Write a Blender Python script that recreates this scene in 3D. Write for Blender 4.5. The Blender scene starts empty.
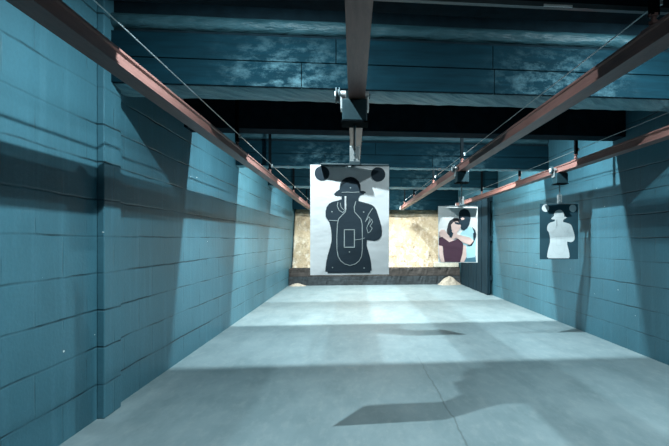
import bpy, math, random
from mathutils import Vector
random.seed(7)
C = bpy.context.scene.collection
U = 1.3            # metres per layout unit
EYE = 1.12         # eye height in layout units; h = height above the eye

def V(X, Y, h=-EYE):
    return Vector((X*U, Y*U, (h+EYE)*U))

# ------------------------------------------------------------------ materials
def new_mat(name):
    m = bpy.data.materials.new(name); m.use_nodes = True
    nt = m.node_tree
    return m, nt, nt.nodes['Principled BSDF']

def node(nt, kind, **kw):
    n = nt.nodes.new(kind)
    for k, v in kw.items():
        if k.startswith('i_'):
            n.inputs[int(k[2:])].default_value = v
        else:
            setattr(n, k, v)
    return n

def mth(nt, op, a, b=None, c=None):
    n = nt.nodes.new('ShaderNodeMath'); n.operation = op
    for i, x in enumerate((a, b, c)):
        if x is None: continue
        if isinstance(x, (int, float)): n.inputs[i].default_value = x
        else: nt.links.new(x, n.inputs[i])
    return n.outputs[0]

def mixc(nt, f, a, b):
    n = nt.nodes.new('ShaderNodeMix'); n.data_type = 'RGBA'
    for sock, x in ((n.inputs[0], f), (n.inputs[6], a), (n.inputs[7], b)):
        if isinstance(x, (int, float)): sock.default_value = x
        elif isinstance(x, tuple): sock.default_value = (*x, 1)
        else: nt.links.new(x, sock)
    return n.outputs[2]

def noise(nt, vec, scale, detail=4, rough=.55):
    n = nt.nodes.new('ShaderNodeTexNoise')
    n.inputs['Scale'].default_value = scale; n.inputs['Detail'].default_value = detail
    n.inputs['Roughness'].default_value = rough
    nt.links.new(vec, n.inputs['Vector'])
    return n.outputs['Fac']

def ramp(nt, f, lo, hi, a=0., b=1.):
    n = nt.nodes.new('ShaderNodeMapRange'); n.inputs[1].default_value = lo; n.inputs[2].default_value = hi
    n.inputs[3].default_value = a; n.inputs[4].default_value = b
    nt.links.new(f, n.inputs[0]); return n.outputs[0]

def scaled(nt, vec, s):
    n = nt.nodes.new('ShaderNodeMapping'); n.inputs['Scale'].default_value = s
    nt.links.new(vec, n.inputs['Vector']); return n.outputs[0]

def bump(nt, bsdf, h, strength, dist):
    n = nt.nodes.new('ShaderNodeBump'); n.inputs['Strength'].default_value = strength
    n.inputs['Distance'].default_value = dist
    nt.links.new(h, n.inputs['Height']); nt.links.new(n.outputs[0], bsdf.inputs['Normal'])

def coords(nt):
    return nt.nodes.new('ShaderNodeTexCoord').outputs['Object']

def plain(name, col, rough=.6, metal=0., var=.25, scale=9., bmp=.15, stretch=(1, 1, 1), spec=.5):
    m, nt, b = new_mat(name)
    co = scaled(nt, coords(nt), stretch)
    f = noise(nt, co, scale, 5, .6)
    nt.links.new(mixc(nt, ramp(nt, f, .3, .7), tuple(c*(1-var) for c in col), tuple(min(1, c*(1+var)) for c in col)), b.inputs['Base Color'])
    b.inputs['Roughness'].default_value = rough; b.inputs['Metallic'].default_value = metal
    b.inputs['Specular IOR Level'].default_value = spec
    if bmp: bump(nt, b, noise(nt, co, scale*4, 4, .6), bmp, .01)
    return m

ROW, LEN = .2325*U, .47*U
def block_wall(name, col):
    m, nt, b = new_mat(name)
    co = coords(nt)
    sx = nt.nodes.new('ShaderNodeSeparateXYZ'); nt.links.new(co, sx.inputs[0])
    wob = mth(nt, 'MULTIPLY', mth(nt, 'SUBTRACT', noise(nt, co, 2.2, 3), .5), .035)
    rz = mth(nt, 'DIVIDE', mth(nt, 'ADD', mth(nt, 'ADD', sx.outputs[2], .0195*U), wob), ROW)
    row = mth(nt, 'FLOOR', rz)
    dz = mth(nt, 'MULTIPLY', mth(nt, 'ABSOLUTE', mth(nt, 'SUBTRACT', mth(nt, 'FRACT', mth(nt, 'ADD', rz, .5)), .5)), ROW)
    off = mth(nt, 'MULTIPLY', mth(nt, 'MODULO', row, 2.), .5)
    ry = mth(nt, 'ADD', mth(nt, 'DIVIDE', mth(nt, 'ADD', sx.outputs[1], mth(nt, 'MULTIPLY', wob, .6)), LEN), off)
    dy = mth(nt, 'MULTIPLY', mth(nt, 'ABSOLUTE', mth(nt, 'SUBTRACT', mth(nt, 'FRACT', mth(nt, 'ADD', ry, .5)), .5)), LEN)
    hj = ramp(nt, dz, .002, .011, 1., 0.)
    vj = ramp(nt, dy, .002, .009, 1., 0.)
    keep = ramp(nt, noise(nt, scaled(nt, co, (1, 1, 3)), 1.6, 4), .42, .58)
    hj = mth(nt, 'MULTIPLY', hj, ramp(nt, keep, 0, 1, .2, 1.))
    vj = mth(nt, 'MULTIPLY', vj, mth(nt, 'MULTIPLY', keep, .45))
    joint = mth(nt, 'MAXIMUM', hj, vj)
    big = noise(nt, co, .9, 4)
    c0 = mixc(nt, ramp(nt, big, .3, .7), tuple(c*.82 for c in col), tuple(c*1.15 for c in col))
    # each block takes the paint a little differently
    wn = nt.nodes.new('ShaderNodeTexWhiteNoise'); wn.noise_dimensions = '2D'
    cb = nt.nodes.new('ShaderNodeCombineXYZ'); nt.links.new(row, cb.inputs[0]); nt.links.new(mth(nt, 'FLOOR', ry), cb.inputs[1])
    nt.links.new(cb.outputs[0], wn.inputs['Vector'])
    c0 = mixc(nt, mth(nt, 'MULTIPLY', wn.outputs[0], .16), c0, tuple(c*.6 for c in col))
    # vertical drip streaks and fine grain
    st = ramp(nt, noise(nt, scaled(nt, co, (1, 5, .35)), 2.2, 4), .52, .72)
    c0 = mixc(nt, mth(nt, 'MULTIPLY', st, .35), c0, tuple(min(1, c*1.35+.02) for c in col))
    gr = noise(nt, co, 38, 3)
    c0 = mixc(nt, ramp(nt, gr, .35, .75, 0, .22), c0, tuple(c*.55 for c in col))
    c0 = mixc(nt, mth(nt, 'MULTIPLY', joint, .85), c0, tuple(c*.12 for c in col))
    # white chips where bullets knocked the paint off
    chip = ramp(nt, noise(nt, scaled(nt, co, (1, 1, 1.8)), 17, 1, .3), .83, .85)
    c0 = mixc(nt, chip, c0, (.75, .78, .75))
    nt.links.new(c0, b.inputs['Base Color'])
    b.inputs['Roughness'].default_value = .48; b.inputs['Specular IOR Level'].default_value = .35
    hh = mth(nt, 'ADD', mth(nt, 'MULTIPLY', joint, -1.), mth(nt, 'MULTIPLY', gr, .25))
    hh = mth(nt, 'ADD', hh, mth(nt, 'MULTIPLY', noise(nt, co, 5, 3), .5))
    bump(nt, b, hh, .55, .012)
    return m

def floor_mat():
    m, nt, b = new_mat('painted concrete floor')
    co = coords(nt)
    sx = nt.nodes.new('ShaderNodeSeparateXYZ'); nt.links.new(co, sx.inputs[0])
    f = noise(nt, co, .8, 6, .6); g = noise(nt, scaled(nt, co, (1, .45, 1)), 3.2, 6, .65)
    c = mixc(nt, ramp(nt, f, .3, .7), (.165, .232, .252), (.222, .295, .313))
    c = mixc(nt, ramp(nt, g, .42, .68, 0, .85), c, (.140, .205, .221))
    c = mixc(nt, ramp(nt, noise(nt, scaled(nt, co, (1.4, .5, 1)), 9, 5, .7), .5, .78, 0, .5), c, (.300, .355, .364))
    wob = mth(nt, 'MULTIPLY', mth(nt, 'SUBTRACT', noise(nt, co, 1.7, 5, .6), .5), .12)
    d = mth(nt, 'ABSOLUTE', mth(nt, 'SUBTRACT', mth(nt, 'ADD', sx.outputs[0], wob), .61*U))
    near = ramp(nt, sx.outputs[1], 3.9*U, 4.8*U, 1., 0.)
    crack = mth(nt, 'MULTIPLY', ramp(nt, d, .003, .011, 1., 0.), near)
    c = mixc(nt, mth(nt, 'MULTIPLY', crack, .5), c, (.06, .085, .092))
    nt.links.new(c, b.inputs['Base Color'])
    b.inputs['Roughness'].default_value = .5; b.inputs['Specular IOR Level'].default_value = .3
    bump(nt, b, mth(nt, 'ADD', g, mth(nt, 'MULTIPLY', crack, -1.)), .12, .01)
    return m

def board_mat():
    m, nt, b = new_mat('worn blue boards')
    co = coords(nt)
    col = (.0018, .0165, .0255)
    g = noise(nt, scaled(nt, co, (.6, 1, 6)), 3.5, 6, .65)
    c = mixc(nt, ramp(nt, g, .3, .7), tuple(x*.7 for x in col), tuple(x*1.25 for x in col))
    sx = nt.nodes.new('ShaderNodeSeparateXYZ'); nt.links.new(co, sx.inputs[0])
    area = None
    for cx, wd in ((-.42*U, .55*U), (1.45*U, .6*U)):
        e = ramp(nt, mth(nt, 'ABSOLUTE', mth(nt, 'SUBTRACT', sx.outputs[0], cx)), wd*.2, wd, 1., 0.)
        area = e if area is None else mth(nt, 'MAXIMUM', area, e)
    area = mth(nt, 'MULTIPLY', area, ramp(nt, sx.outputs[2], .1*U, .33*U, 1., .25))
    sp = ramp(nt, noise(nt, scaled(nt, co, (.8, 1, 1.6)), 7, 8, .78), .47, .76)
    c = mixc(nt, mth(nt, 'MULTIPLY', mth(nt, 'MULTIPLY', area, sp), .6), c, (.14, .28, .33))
    nt.links.new(c, b.inputs['Base Color']); b.inputs['Roughness'].default_value = .8; b.inputs['Specular IOR Level'].default_value = .06
    bump(nt, b, g, .3, .01)
    return m

def berm_mat():
    m, nt, b = new_mat('pitted sand coloured bank')
    co = coords(nt)
    f = noise(nt, co, 1.3, 6, .65)
    c = mixc(nt, ramp(nt, f, .32, .68), (.44, .35, .23), (.62, .52, .36))
    p = noise(nt, co, 6, 7, .75)
    sx = nt.nodes.new('ShaderNodeSeparateXYZ'); nt.links.new(co, sx.inputs[0])
    low = ramp(nt, sx.outputs[2], .25*U+1.25, .85, 0., 1.)      # shot-up lower part of the bank
    amt = ramp(nt, low, 0, 1, .5, 1.)
    c = mixc(nt, mth(nt, 'MULTIPLY', ramp(nt, noise(nt, scaled(nt, co, (1.5, 1.5, 1)), 3.7, 6, .7), .50, .64), amt), c, (.86, .82, .70))
    c = mixc(nt, mth(nt, 'MULTIPLY', ramp(nt, p, .53, .66), amt), c, (.20, .14, .085))
    c = mixc(nt, ramp(nt, noise(nt, scaled(nt, co, (3.5, 1, .35)), 1.6, 6, .7), .60, .70, 0, .5), c, (.33, .26, .17))
    nt.links.new(c, b.inputs['Base Color']); b.inputs['Roughness'].default_value = .9
    bump(nt, b, p, .8, .06)
    return m

def rubber_mat(name, lo, hi, stretch, ang, bs):
    m, nt, b = new_mat(name)
    co = coords(nt)
    rot = nt.nodes.new('ShaderNodeMapping'); rot.inputs['Rotation'].default_value = (0, 0, ang)
    nt.links.new(co, rot.inputs['Vector'])
    w = noise(nt, scaled(nt, rot.outputs[0], stretch), 2.6, 5, .6)
    nt.links.new(mixc(nt, ramp(nt, w, .3, .7), lo, hi), b.inputs['Base Color'])
    b.inputs['Roughness'].default_value = .5; b.inputs['Specular IOR Level'].default_value = .3
    bump(nt, b, w, bs, .06)
    return m

def rail_mat():
    m, nt, b = new_mat('red oxide steel')
    co = coords(nt)
    f = noise(nt, scaled(nt, co, (6, .7, 6)), 4, 6, .7)
    c = mixc(nt, ramp(nt, f, .3, .7), (.145, .072, .062), (.245, .122, .106))
    c = mixc(nt, ramp(nt, noise(nt, scaled(nt, co, (4, 1, 4)), 9, 6, .7), .58, .75, 0, .4), c, (.30, .21, .19))
    nt.links.new(c, b.inputs['Base Color']); b.inputs['Roughness'].default_value = .45
    b.inputs['Metallic'].default_value = .15
    bump(nt, b, f, .2, .006)
    return m

def paper(name, col, rough=.7):
    m, nt, b = new_mat(name)
    co = coords(nt)
    f = noise(nt, co, 5, 4)
    nt.links.new(mixc(nt, ramp(nt, f, .3, .7), tuple(c*.94 for c in col), tuple(min(1, c*1.04) for c in col)), b.inputs['Base Color'])
    b.inputs['Roughness'].default_value = rough; b.inputs['Specular IOR Level'].default_value = .25
    bump(nt, b, noise(nt, scaled(nt, co, (1, 1, 2)), 3.5, 3), .25, .02)
    return m

def emit(name, col, s):
    m, nt, b = new_mat(name)
    b.inputs['Base Color'].default_value = (*col, 1)
    b.inputs['Emission Color'].default_value = (*col, 1); b.inputs['Emission Strength'].default_value = s
    return m

M = dict(
    wall=block_wall('blue painted block wall', (.044, .140, .184)),
    floor=floor_mat(), board=board_mat(), berm=berm_mat(), rubber=rubber_mat('wrinkled rubber sheet', (.07, .19, .23), (.22, .40, .45), (5, .9, 1), .9, 1.),
    roll=rubber_mat('dark rubber roll', (.010, .042, .055), (.03, .085, .105), (1.2, 3, 5), .1, .6), rail=rail_mat(),
    black=plain('matt black paint', (.006, .015, .021), .9, spec=.03),
    hanger=plain('dull black steel', (.0015, .003, .004), .95, spec=.03),
    ceil=plain('dark ceiling paint', (.008, .012, .016), .85, spec=.15),
    steel=plain('dull galvanised steel', (.42, .47, .48), .42, .7),
    white=plain('pale worn metal', (.72, .76, .76), .45, .2),
    dark=plain('dark housing plastic', (.035, .06, .07), .45),
    hous=plain('grey blue housing', (.009, .028, .036), .6, spec=.15),
    panel=plain('dark blue planks', (.006, .022, .032), .9, spec=.15, stretch=(6, 6, .5), scale=4, var=.5),
    timber=plain('old brown timber', (.038, .034, .031), .85, stretch=(.6, 4, 4), scale=6, var=.55, bmp=.5),
    soot=plain('sooty dark timber', (.022, .031, .036), .85, stretch=(.6, 4, 4), scale=6, var=.6, bmp=.5),
    conc=plain('pale concrete', (.48, .46, .38), .85, scale=6, bmp=.5),
    sand=plain('pale sand', (.36, .32, .26), .95, scale=14, bmp=.6),
    wire=plain('cable wire', (.30, .36, .38), .4, .8),
    paper=paper('white target paper', (.90, .94, .95)),
    ink=paper('navy black print', (.028, .048, .065)),
    ink2=paper('black hat print', (.012, .020, .028)),
    ink_teal=paper('dark teal print', (.016, .055, .075)), faint=paper('faint grey outline print', (.48, .54, .55)),
    paper_dim=paper('pale grey print', (.56, .62, .63)),
    line=paper('pale outline print', (.45, .52, .53)),
    lens=emit('lit lamp lens', (.86, .97, 1.), 4.),
    p_white=paper('photo backdrop print', (.66, .67, .65)),
    p_shirt=paper('pale teal shirt print', (.38, .62, .66)),
    p_skin=paper('skin print', (.62, .44, .39)),
    p_skin2=paper('shaded skin print', (.55, .38, .36)),
    p_red=paper('maroon shirt print', (.055, .022, .038)),
    p_black=paper('balaclava print', (.012, .03, .045)),
    p_hair=paper('dark hair print', (.03, .03, .035)),
    p_jean=paper('denim print', (.06, .16, .21)),
)

# ------------------------------------------------------------------ mesh helpers
class MB:
    """collects shapes in layout units; build() links them as one mesh"""
    def __init__(s): s.v = []; s.f = []
    def box(s, x0, x1, y0, y1, z0, z1):
        n = len(s.v)
        s.v += [(x, y, z) for z in (z0, z1) for y in (y0, y1) for x in (x0, x1)]
        s.f += [tuple(n+i for i in q) for q in ((0,2,3,1),(4,5,7,6),(0,1,5,4),(2,6,7,3),(0,4,6,2),(1,3,7,5))]
        return s
    def cyl(s, p0, p1, r, n=12, r1=None):
        p0, p1 = Vector(p0), Vector(p1); d = (p1-p0).normalized()
        a = d.orthogonal().normalized(); b = d.cross(a); k = len(s.v); r1 = r if r1 is None else r1
        for p, rr in ((p0, r), (p1, r1)):
            for i in range(n):
                t = 2*math.pi*i/n; s.v.append(tuple(p+rr*(math.cos(t)*a+math.sin(t)*b)))
        for i in range(n):
            j = (i+1) % n; s.f.append((k+i, k+j, k+n+j, k+n+i))
        s.f.append(tuple(k+i for i in reversed(range(n)))); s.f.append(tuple(k+n+i for i in range(n)))
        return s
    def prism(s, pts, y0, y1):
        """outline in x,z extruded along y"""
        ar = sum(pts[i][0]*pts[(i+1) % len(pts)][1]-pts[(i+1) % len(pts)][0]*pts[i][1] for i in range(len(pts)))
        if ar < 0: pts = pts[::-1]
        n = len(pts); k = len(s.v)
        s.v += [(x, y0, z) for x, z in pts] + [(x, y1, z) for x, z in pts]
        s.f.append(tuple(k+i for i in range(n))); s.f.append(tuple(k+n+i for i in reversed(range(n))))
        for i in range(n):
            j = (i+1) % n; s.f.append((k+i, k+n+i, k+n+j, k+j))
        return s
    def strip(s, pts, w, y0, y1, closed=False):
        """flat line of width w following pts in the x,z plane"""
        q = pts+[pts[0]] if closed else pts
        for (ax, az), (bx, bz) in zip(q, q[1:]):
            dx, dz = bx-ax, bz-az; L = math.hypot(dx, dz) or 1
            nx, nz = -dz/L*w/2, dx/L*w/2; ex, ez = dx/L*w*.3, dz/L*w*.3
            s.prism([(ax-ex+nx, az-ez+nz), (bx+ex+nx, bz+ez+nz), (bx+ex-nx, bz+ez-nz), (ax-ex-nx, az-ez-nz)], y0, y1)
        return s
    def sheet(s, fn, nu, nv):
        k = len(s.v)
        for j in range(nv+1):
            for i in range(nu+1): s.v.append(fn(i/nu, j/nv))
        for j in range(nv):
            for i in range(nu):
                a = k+j*(nu+1)+i; s.f.append((a, a+1, a+nu+2, a+nu+1))
        return s
    def build(s, name, mat, parent=None, smooth=False, bevel=0.):
        me = bpy.data.meshes.new(name)
        me.from_pydata([(x*U, y*U, z*U) for x, y, z in s.v], [], s.f); me.update()
        o = bpy.data.objects.new(name, me); C.objects.link(o)
        me.materials.append(M[mat] if isinstance(mat, str) else mat)
        if smooth:
            for p in me.polygons: p.use_smooth = True
        if bevel:
            b = o.modifiers.new('bevel', 'BEVEL'); b.width = bevel*U; b.segments = 2; b.limit_method = 'ANGLE'
        if parent: o.parent = parent
        return o

def tag(o, label, cat, group=None):
    o['label'] = label; o['category'] = cat
    if group: o['group'] = group
    return o
def thing(name, label, cat, loc, rz=0., group=None):
    o = bpy.data.objects.new(name, None); C.objects.link(o)
    o.location = loc; o.rotation_euler = (0, 0, rz); o.empty_display_size = .1
    return tag(o, label, cat, group)
def struct(o): o['kind'] = 'structure'; return o
def copy_tree(o, parent=None):
    c = o.copy(); C.objects.link(c)
    if parent: c.parent = parent
    for ch in list(o.children): copy_tree(ch, c)
    return c

# ------------------------------------------------------------------ room shell
XL, XR, YB, YE = -1.6, 2.8, -1.2, 13.9
CEIL = 1.62
Z0 = EYE  # floor offset: z = h + EYE
struct(MB().box(XL-.25, XR+.25, YB, YE, -.15, 0).build('floor', 'floor'))
struct(MB().box(XL-.25, XR+.25, YB, YE, CEIL+Z0, CEIL+Z0+.15).build('ceiling', 'ceil'))
struct(MB().box(XL-.25, XL, YB, YE, 0, CEIL+Z0).build('wall_left', 'wall'))
struct(MB().box(XR, XR+.25, YB, YE, 0, CEIL+Z0).build('wall_right', 'wall'))
struct(MB().box(XL-.25, XR+.25, YE, YE+.2, 0, CEIL+Z0).build('wall_back', 'wall'))
struct(MB().box(XL-.25, XR+.25, YB-.2, YB, 0, CEIL+Z0).build('wall_front', 'wall'))
struct(MB().box(XL, XL+.045, 3.17, 3.39, 0, CEIL+Z0).build('trim_1', 'wall', bevel=.006))

# ------------------------------------------------------------------ ceiling baffles
BOT = 1.015
def baffle(y0, y1, label, boards, bot=BOT, strip=True, top=1.355):
    t = thing('ceiling_baffle', label, 'ceiling beam', V(0, y0, bot), group='beams across the ceiling')
    b = bot
    MB().box(XL, XR, .02, y1-y0, .02, CEIL-b).build('beam', 'black', t)
    if boards:
        hh = (top-b)/2
        for r in range(2):
            xs = [XL+.005]+boards[r]+[XR-.005]
            for a, c in zip(xs, xs[1:]):
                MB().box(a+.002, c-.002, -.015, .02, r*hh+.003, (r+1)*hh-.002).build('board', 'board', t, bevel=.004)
    if boards and strip:
        w = y1-y0
        def under(u, v):
            x = XL+.01+(XR-XL-.02)*u
            k = .003*math.sin(x*17+v*5)+.003*math.sin(x*41-v*7)
            q = math.pi*v
            return (x, w/2-(w/2)*math.cos(q), .02-.028*math.sin(q)-k*math.sin(q)-.004)
        def roll(u, v):
            x = XL+.01+(XR-XL-.02)*u
            k = .003*math.sin(x*19+v*5)+.002*math.sin(x*47-v*7)
            q = math.pi*v
            return (x, .018-.05*math.sin(q)-k*math.sin(q), top+.025-b+.095*(1-math.cos(q))/2)
        MB().sheet(under, 220, 8).build('rubber_sheet', 'rubber', t, smooth=True)
        MB().sheet(roll, 220, 10).build('rubber_roll', 'roll', t, smooth=True)
    return t
b = baffle(2.12, 2.292, 'black ceiling beam nearest the viewer, at the top edge of the photo', None, bot=1.065)
e = MB().box(XL+.01, XR-.01, -.006, .02, .0, .022).build('edge_strip', 'dark', b)
for x0, x1 in ((.085, .215), (.86, .995)):
    MB().box(x0, x1, -.012, -.004, .0, .009).build('edge_glint', 'white', b)  # pale slivers standing in for light glinting along the beam's lower edge
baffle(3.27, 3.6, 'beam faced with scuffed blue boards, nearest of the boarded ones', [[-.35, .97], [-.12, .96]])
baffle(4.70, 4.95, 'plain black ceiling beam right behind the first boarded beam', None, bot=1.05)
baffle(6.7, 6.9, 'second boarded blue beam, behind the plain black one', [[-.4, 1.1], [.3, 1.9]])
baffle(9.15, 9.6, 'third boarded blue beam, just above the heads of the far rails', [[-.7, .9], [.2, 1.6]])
baffle(12.75, 12.95, 'farthest boarded beam directly above the sandy backstop bank', [[-.9, .4, 1.7], [-.1, 1.2]], bot=.80, strip=False, top=1.34)

# ------------------------------------------------------------------ target rails with hangers and cables
def hanger_proto():
    o = MB().box(-.016, .016, -.016, .016, .14, .80).build('hanger', 'hanger')
    MB().cyl((0, 0, .075), (0, 0, .16), .011, 10).build('threaded_rod', 'rail', o)
    m = MB()
    for z in (.085, .105, .135): m.cyl((0, 0, z), (0, 0, z+.012), .02, 6)
    m.build('nut', 'rail', o)
    MB().box(-.04, .04, -.03, .03, .072, .084).build('foot_plate', 'rail', o)
    MB().box(.012, .035, -.008, .008, .185, .215).build('cable_eye', 'steel', o)
    return o
HP = None
RH = .78
def rail(p0, p1, hang, label, clab):
    """p0, p1 = (X, Y) of the rail centre line"""
    global HP
    d = math.hypot(p1[0]-p0[0], p1[1]-p0[1]); rz = math.atan2(-(p1[0]-p0[0]), p1[1]-p0[1])
    t = thing('target_rail', label, 'rail', V(p0[0], p0[1], RH), rz, 'overhead target rails')
    pr = [(-.047, 0), (.047, 0), (.047, .012), (.009, .018), (.009, .062), (.047, .066), (.047, .075), (-.047, .075), (-.047, .066), (-.009, .062), (-.009, .018), (-.047, .012)]
    pr2 = [(-.046, 0), (.046, 0), (.046, .013), (.036, .016), (.036, .060), (.046, .064), (.046, .075), (-.046, .075), (-.046, .064), (-.036, .060), (-.036, .016), (-.046, .013)]
    MB().prism(pr2, 0, d).build('rail_beam', 'rail', t)
    MB().box(-.05, .05, d-.012, d+.004, -.012, .085).build('end_cap', 'white', t)
    for y in hang:
        if HP is None: HP = hanger_proto(); h = HP
        else: h = copy_tree(HP)
        h.parent = t; h.location = (0, (y-p0[1])*U, 0)
    c = MB().cyl((0, 0, 0), (0, d, 0), .0032, 6).build('control_cable', 'wire')
    off = .028
    c.location = V(p0[0]+off*math.cos(rz), p0[1]+off*math.sin(rz), RH+.20); c.rotation_euler = (0, 0, rz)
    tag(c, clab, 'cable', 'cables above the rails')
rail((-1.075, -.8), (-1.12, 12.3), (1.2, 4.64, 6.45, 9.0, 11.5), 'red steel target rail along the left wall', 'thin steel cable above the rail by the left wall')
rail((.02, -.8), (.0, 12.3), (1.2, 4.6, 6.5, 9.0, 11.5), 'red steel target rail straight overhead in the middle', 'thin steel cable above the middle rail')
rail((1.225, -.8), (1.225, 12.3), (1.86, 5.38, 7.35, 9.78, 11.6), 'red steel target rail second from the right, over the couple poster', 'thin steel cable above the second rail from the right')
rail((2.375, 2.6), (2.42, 11.1), (4.98, 6.78, 8.9), 'short red steel target rail by the right wall', 'thin steel cable above the rail by the right wall')

# ------------------------------------------------------------------ trolleys
def trolley_proto():
    t = thing('target_trolley', '', 'trolley', (0, 0, 0), group='trolleys running on the rails')
    MB().box(-.068, .068, -.08, .05, -.125, -.006).build('housing', 'hous', t, bevel=.005)
    MB().box(-.075, .075, -.085, .06, -.134, -.126).build('base_plate', 'hanger', t, bevel=.002)
    for s in (-1, 1):
        MB().box(s*.074-.005, s*.074+.005, -.03, .045, -.05, .05).build('side_plate', 'steel', t, bevel=.002)
    for s in (-1, 1):
        for y in (-.02, .035):
            w = MB().cyl((s*.050, y, .034), (s*.078, y, .034), .020, 16).build('wheel', 'steel', t)
            MB().cyl((s*.078, y, .034), (s*.087, y, .034), .007, 8).build('axle', 'dark', w)
    pu = MB().cyl((-.083, .01, .035), (-.089, .01, .035), .045, 20).cyl((-.101, .01, .035), (-.107, .01, .035), .045, 20).cyl((-.089, .01, .035), (-.101, .01, .035), .034, 20).build('pulley', 'dark', t)
    MB().cyl((-.107, .01, .035), (-.112, .01, .035), .022, 16).build('hub', 'white', pu)
    MB().cyl((0, .0, -.125), (0, .0, -.31), .0075, 10).build('hanging_rod', 'dark', t)
    br = MB().box(-.028, .028, -.006, .006, -.354, -.25).build('bracket', 'steel', t, bevel=.002)
    for z in (-.27, -.30, -.33): MB().cyl((.0, -.012, z), (.0, -.005, z), .007, 8).build('bolt', 'dark', br)
    cb = MB().box(-.19, .19, -.032, -.002, -.364, -.3545).build('clamp_bar', 'dark', t, bevel=.002)
    MB().box(-.03, .03, -.046, -.033, -.364, -.342).build('clamp_block', 'dark', cb, bevel=.002)
    return t
T1Y, T2Y = 2.72, 5.40
tr = trolley_proto()
tr.location = V(.004, T1Y, RH); tr['label'] = 'trolley hanging from the middle rail above the large front target'
tr2 = copy_tree(tr); tr2.location = V(1.225, T2Y, RH)
for ch in tr2.children:
    if ch.name.startswith(('bracket', 'clamp_bar')): ch.location.z = -.034*U
tr2['label'] = 'trolley on the rail above the couple poster'
a = math.atan2(-.045, 8.5)
tr3 = copy_tree(tr); tr3.location = V(2.375+.045*(T2Y-2.6)/8.5, T2Y, RH); tr3['label'] = 'trolley above the black target by the right wall'; tr3.rotation_euler = (0, 0, a)

# ------------------------------------------------------------------ paper targets
TW, TH = .442, .616
def sil(px, py):   # outline points measured on the front target -> local sheet coordinates
    return ((px-349.3)/79*TW, -(py-165.2)/109.8*TH)
OUT = [(349.5,176.6),(345,177.6),(341.5,180),(339.3,184),(338.7,189.3),(335.5,191.6),(333.2,194.2),(335,195.8),(340.5,196),(340.8,199.3),(337,200.6),(332.3,201.6),(328.6,203.6),(326,207),(324.8,211.8),
       (325,217),(326.8,219.6),(328.5,222),(330,228),(330.8,234),(330.8,241),(329.4,247),(327,255.5),(325.4,263),(324.6,271),(327,271.2),(327,273),(369.8,273),(369.8,271.2),(371.1,271),(370.6,264),(369.4,257.5),(367.5,251),(366,245.5),(366,239.9),
       (369,240.2),(373.6,241),(376.8,240.2),(379.6,238.3),(381.2,235.4),(381.6,231),(381,226),(379.6,221),(378,216),(375.8,209.5),(373.8,206.5),(371.4,204.7),(367.6,203.3),(362,201.8),(357.8,200.8),(357.8,198),(359.3,195.3),(362.6,194),(365.4,191.8),(363,190.6),(360,190.6),(359.8,185),(358.4,181.4),(355.6,178.6),(352.6,177)]
def circle(cx, cy, r, n=24): return [(cx+r*math.cos(2*math.pi*i/n), cy+r*math.sin(2*math.pi*i/n)) for i in range(n)]
L1, L2, L3 = -.0022, -.0032, -.0042
def figure_target(label, loc, rz, sheet, ink, line, hat, mark_w):
    t = thing('paper_target', label, 'target', loc, rz)
    def fn(u, v):
        x = -TW/2+TW*u
        return (x, 0, -TH*v)
    MB().box(-TW/2, TW/2, -.0012, .0012, -TH, 0).build('sheet', sheet, t)
    MB().prism([sil(*p) for p in OUT], L1, -.001).build('printed_figure', ink, t)
    m = MB()
    MB().prism([sil(*p) for p in [(349.5,177.4),(345.4,178.3),(342,180.8),(340.2,184.3),(339.8,187),(342.4,183.4),(346,181.2),(349.8,180.5),(353.6,181.2),(356.8,183.4),(359,187),(358.8,184.6),(357.4,181.8),(355,179.4),(352.4,177.8)]], L2, L1-.0001).build('printed_hat_crown', hat, t)
    for cx in (321.4, 377.7):
        MB().prism([sil(*p) for p in circle(cx, 173.6, 7.3)], L1, -.001).build('printed_disc', ink, t)
    w = mark_w
    m = MB()
    S = lambda pts, ww=w, cl=False: m.strip([sil(*p) for p in pts], ww, L2, L1+.0002, cl)
    S([(345,198),(345.4,206),(344.6,211.8),(341,215.4),(337.8,219),(336.6,224),(336,237.5),(336.2,250),(337.4,256.6),(340,261),(343.8,264),(349.3,265.7),(354.8,264),(358.4,261),(360.8,256.6),(361.6,250),(361.6,237.5),(361.4,224),(360.2,219),(357,215.4),(353.8,211.8),(353.4,207),(355,201.5)])
    m.build('printed_outline', line, t)
    m = MB(); S([(343.5,229.7),(353.6,229.7),(353.6,247.3),(343.5,247.3)], w*1.15, True); m.build('printed_chest_box', line, t)
    m = MB()
    for x, y in ((349.7,187.6),(331.2,211.8),(363,211.8),(348.6,252),(331.8,267.6),(363.4,268.3)):
        m.prism([sil(*p) for p in circle(x, y, .65, 8)], L2, L1+.0002)
    S([(328.6,220.4),(336.8,220.8)], w*.8)
    S([(372,208),(368,214),(364.8,221.6)], w*.8)
    S([(337.2,202),(336.4,206),(338.4,210.4),(342,212.6),(344.4,210)], w*.8); S([(339.6,203),(340.2,207),(343,210)], w*.7)
    S([(366.5,226),(369,222.5),(371,219),(372,222),(369.5,226),(371.6,228),(369.8,231.4),(367.4,233),(366,228),(369.6,218.5),(368.2,216.5),(366,220)], w*.7)
    S([(341,192.4),(347,192),(353,192.2),(358.6,191.6)], w*.6)
    S([(354,240),(359,239.5),(364,238)], w*.7)
    m.build('printed_mark', line, t)
    m = MB(); S([(344.7,196.6),(344.7,209)], w*2.2); m.build('printed_pistol', 'paper' if ink == 'ink' else 'ink_teal', t)
    return t
figure_target('large white paper target with dark hatted gunman figure, hanging from the middle rail', V(-.022, T1Y+.0027, .42), .05, 'paper', 'ink', 'line', 'ink2', .0042)
TW, TH = .459, .645
figure_target('black paper target with pale hatted figure, hanging near the right wall', V(2.384, T2Y+.0027, .42), -.03, 'ink_teal', 'paper_dim', 'faint', 'line', .0022)

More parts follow.
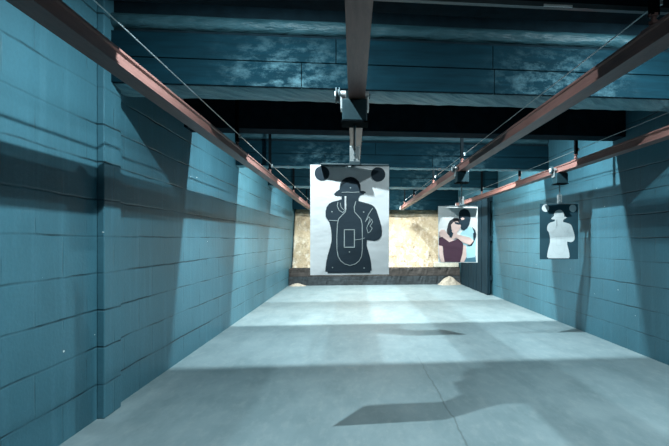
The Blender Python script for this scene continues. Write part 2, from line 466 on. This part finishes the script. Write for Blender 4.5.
# poster of a couple
def pp(px, py): return ((px-458.6)/40.2*TW, -(py-206.6)/55.4*TH)
A = lambda x, y: (432+x/12.39, 200+y/12.39)
B = lambda x, y: (432+x/12.39, 230+y/12.39)
ps = thing('paper_target', 'white photo poster showing a masked person gripping a person in a maroon shirt', 'target', V(1.185, T2Y+.0065, .386), .0)
MB().box(-TW/2, TW/2, -.0012, .0012, -TH, 0).build('sheet', 'p_white', ps)
lay = [0]
def pr(name, mat, pts):
    lay[0] += 1; y = -.0012-.0005*lay[0]
    return MB().prism([pp(*p) for p in pts], y, -.001).build(name, mat, ps)
pr('printed_trousers', 'p_jean', [B(440,330), B(550,310), B(560,390), B(330,390), B(380,360)])
pr('printed_shirt', 'p_shirt', [A(370,400), A(400,370), A(480,325), A(530,365), A(548,430), B(556,120), B(545,330), B(440,345), B(420,240), B(380,160), B(350,60)])
pr('printed_shoulder', 'p_black', [A(505,330), A(545,370), A(560,420), B(556,90), B(530,150), B(500,195), B(440,190), B(480,175), B(525,130), B(520,40), A(535,400)])
pr('printed_mask', 'p_black', [A(342,160), A(362,128), A(408,112), A(456,126), A(482,165), A(490,225), A(474,300), A(446,350), A(405,378), A(370,360), A(350,300), A(340,220)])
pr('printed_eyes', 'p_skin', [A(362,228), A(385,218), A(412,226), A(405,244), A(375,250)])
pr('printed_hair', 'p_hair', [A(195,430), A(190,370), A(205,300), A(225,258), A(270,228), A(325,226), A(358,252), A(352,300), A(300,290), A(262,300), A(245,360), A(240,440)])
pr('printed_face', 'p_skin', [A(240,310), A(270,275), A(320,262), A(350,290), A(366,318), A(358,350), A(330,385), A(285,395), A(250,365)])
pr('printed_glasses', 'p_black', [A(285,272), A(352,282), A(356,305), A(330,306), A(290,292)])
pr('printed_arm', 'p_skin', [B(95,15), B(120,-5), B(160,-5), B(190,40), B(240,105), B(275,95), B(270,130), B(220,145), B(150,110), B(95,70)])
pr('printed_neck', 'p_skin', [A(250,380), A(320,385), B(320,30), B(300,100), B(255,110), B(245,20)])
pr('printed_pistol', 'p_black', [A(225,365), A(248,365), B(250,20), B(270,40), B(248,95), B(222,85)])
pr('printed_shirt', 'p_red', [B(90,95), B(130,82), B(220,148), B(330,105), B(392,160), B(396,250), B(372,388), B(150,388), B(140,200), B(88,185)])
pr('printed_arm', 'p_skin', [B(88,185), B(132,195), B(140,280), B(160,388), B(115,388), B(90,290)])
pr('printed_arm', 'p_skin', [B(396,180), B(432,195), B(436,320), B(405,388), B(355,388), B(384,290)])
pr('printed_forearm', 'p_skin', [B(312,50), B(360,62), B(480,92), B(526,132), B(482,180), B(400,155), B(330,105), B(300,85)])

# ------------------------------------------------------------------ far end: bank, kerbs, planks
def bank(u, v):
    x = XL+.02+(2.7-XL)*u
    z = .02+1.95*v
    y = 12.35+.9*min(1, v*1.0)
    n = math.sin(x*3.1+z*2.3)*.04+math.sin(x*7.7-z*5.1)*.02+random.uniform(-.012, .012)
    return (x, y+n, z)
m = MB().sheet(bank, 110, 50)
nf = len(m.v); m.v += [(x, y+.16, z) for x, y, z in m.v]
m.f += [tuple(nf+i for i in reversed(q)) for q in m.f]
ring = [i for i in range(111)]+[111*j+110 for j in range(1, 51)]+[111*50+i for i in range(109, -1, -1)]+[111*j for j in range(49, 0, -1)]
for p, q in zip(ring, ring[1:]+ring[:1]): m.f.append((q, p, nf+p, nf+q))
bk = m.build('backstop_bank', 'berm', smooth=True)
tag(bk, 'pitted cream sand bank closing the far end of the range', 'backstop')
def rough_beam(y0, y1, z0, z1, jag, mat, lab):
    cs = [(y0, z0), (y0, (z0+z1)/2), (y0, z1), ((y0+y1)/2, z1), (y1, z1), (y1, z0)]
    n = 90; m = MB(); rows = []
    for i in range(n+1):
        x = XL+.01+(2.68-XL-.01)*i/n
        for k, (y, z) in enumerate(cs):
            jy = random.uniform(-.01, .018) if k in (1, 2) else 0
            jz = -abs(random.gauss(0, jag)) if k in (2, 3) else 0
            m.v.append((x, y+jy, z+jz))
    c = len(cs)
    for i in range(n):
        for k in range(c):
            m.f.append((i*c+k, i*c+(k+1) % c, (i+1)*c+(k+1) % c, (i+1)*c+k))
    m.f.append(tuple(range(c))); m.f.append(tuple(n*c+k for k in reversed(range(c))))
    return tag(m.build('kerb_beam', mat), lab, 'kerb beam')
rough_beam(11.95, 12.2, 0, .22, .004, 'soot', 'sooty dark kerb beam lying on the floor across the far end')
rough_beam(12.0, 12.2, .222, .425, .02, 'timber', 'worn brown kerb beam lying on top of the sooty one')
tag(MB().box(2.02, 2.66, 12.02, 12.2, .426, .56).build('concrete_slab', 'conc', bevel=.02), 'pale concrete slab on the kerb below the couple poster', 'slab')
def heap(cx, cy, rx, ry, h, name, lab, mat='sand'):
    def fn(u, v):
        a = 2*math.pi*u; r = v
        k = 1+.12*math.sin(a*3+1)+.08*math.sin(a*5)
        return (cx+rx*r*k*math.cos(a), cy+ry*r*k*math.sin(a), max(.0, h*(1-r**1.6)*(1+.15*math.sin(a*4+r*6)))+.001)
    tag(MB().sheet(fn, 36, 10).build(name, mat, smooth=True), lab, 'sand heap')
heap(2.36, 11.80, .28, .12, .19, 'sand_heap', 'pale sand heap spilled on the floor against the kerb at far right')
heap(-1.38, 11.86, .2, .1, .06, 'sand_heap', 'low pale sand heap on the floor at the far left corner')
pl = thing('plank_panel', 'dark blue vertical plank panel lining the far end of the right wall', 'panel', V(XR-.11, 9.5))
yy = 0.
while yy < 2.44:
    w = random.choice((.17, .2, .23))
    w = min(w, 2.44-yy)
    if w > .03:
        MB().box(random.uniform(-.012, .006), .06, yy+.003, yy+w-.003, .005, 2.1+random.uniform(-.02, .02)).build('plank', 'panel', pl, bevel=.004)
    yy += w
for z in (.3, 1.1, 1.9): MB().box(.06, .105, 0, 2.44, z, z+.1).build('batten', 'panel', pl)

# ------------------------------------------------------------------ lamps behind the beams
def lamp_proto():
    t = thing('floodlight', '', 'lamp', (0, 0, 0), group='floodlights hidden behind the beams')
    MB().box(-.10, .10, -.03, .05, .012, .07).build('housing', 'black', t, bevel=.006)
    MB().box(-.035, .035, -.012, .036, .004, .014).build('lens', 'lens', t)
    MB().box(-.012, .012, 0, .02, .07, CEIL-LH).build('bracket', 'black', t)
    return t
LH = 1.44
LAMPS = [(-.45, 2.34, 124, 'left floodlight behind the first black beam'), (1.95, 2.34, 38, 'right floodlight behind the first black beam'),
         (-.41, 5.04, 42, 'left floodlight behind the second black beam'), (1.62, 5.04, 48, 'right floodlight behind the second black beam'),
         (-.41, 6.98, 138, 'left floodlight behind the second boarded beam'), (1.62, 6.98, 138, 'right floodlight behind the second boarded beam'),
         (-.41, 9.74, 40, 'left floodlight behind the third boarded beam'), (1.62, 9.74, 40, 'right floodlight behind the third boarded beam'),
         (.6, 11.2, 125, 'single floodlight nearest the sandy bank')]
lp = None
for x, y, p, lab in LAMPS:
    if lp is None: lp = o = lamp_proto()
    else: o = copy_tree(lp)
    o.location = V(x, y, LH); o['label'] = lab
    ld = bpy.data.lights.new('lamp_light', 'AREA'); ld.shape = 'RECTANGLE'; ld.size = (.024 if x < 0 and y < 6 else .16 if y < 6 else .8)*U; ld.size_y = .03*U
    ld.energy = p; ld.color = (.80, .955, 1.) if y < 4 else (.86, .97, 1.) if y < 6 else (1., .94, .85)
    lo = bpy.data.objects.new('lamp_light', ld); C.objects.link(lo)
    lo.parent = o; lo.location = (0, .012*U, .001*U); lo.rotation_euler = (math.radians(12 if y < 4 else 18), 0, 0)

# unseen fill lamp added behind the viewer to brighten targets and soften shadows
bl = thing('fill_lamp', 'wide fill lamp added out of view behind the viewer', 'lamp', V(.5, -.5, 1.3))
MB().box(-.6, .6, -.2, .2, .03, CEIL-1.3).build('housing', 'dark', bl)
MB().box(-.58, .58, -.18, .18, .02, .03).build('diffuser', emit('fill lamp diffuser', (.75, .93, 1.), 2.), bl)
ld = bpy.data.lights.new('lamp_light', 'AREA'); ld.shape = 'RECTANGLE'; ld.size = 1.1*U; ld.size_y = .34*U
ld.energy = 18; ld.color = (.75, .93, 1.)
lo = bpy.data.objects.new('lamp_light', ld); C.objects.link(lo); lo.parent = bl; lo.location = (0, .05, .0); lo.rotation_euler = (math.radians(35), 0, 0)

# ------------------------------------------------------------------ world, camera, view
w = bpy.data.worlds.new('world'); bpy.context.scene.world = w; w.use_nodes = True
w.node_tree.nodes['Background'].inputs[0].default_value = (.3, .7, .9, 1)
w.node_tree.nodes['Background'].inputs[1].default_value = .02
cd = bpy.data.cameras.new('camera'); cam = bpy.data.objects.new('camera', cd); C.objects.link(cam)
cd.sensor_width = 36; cd.lens = 36*480/669; cd.clip_start = .02
th = math.atan(47/480)
cam.location = V(0, 0, 0); cam.rotation_euler = (math.pi/2, 0, -th)
cd.shift_x = -(401-334.5)/669; cd.shift_y = (240-223)/669
sc = bpy.context.scene; sc.camera = cam
sc.view_settings.view_transform = 'Standard'; sc.view_settings.look = 'None'
sc.view_settings.gamma = 1; sc.view_settings.use_curve_mapping = False
sc.view_settings.exposure = 0.
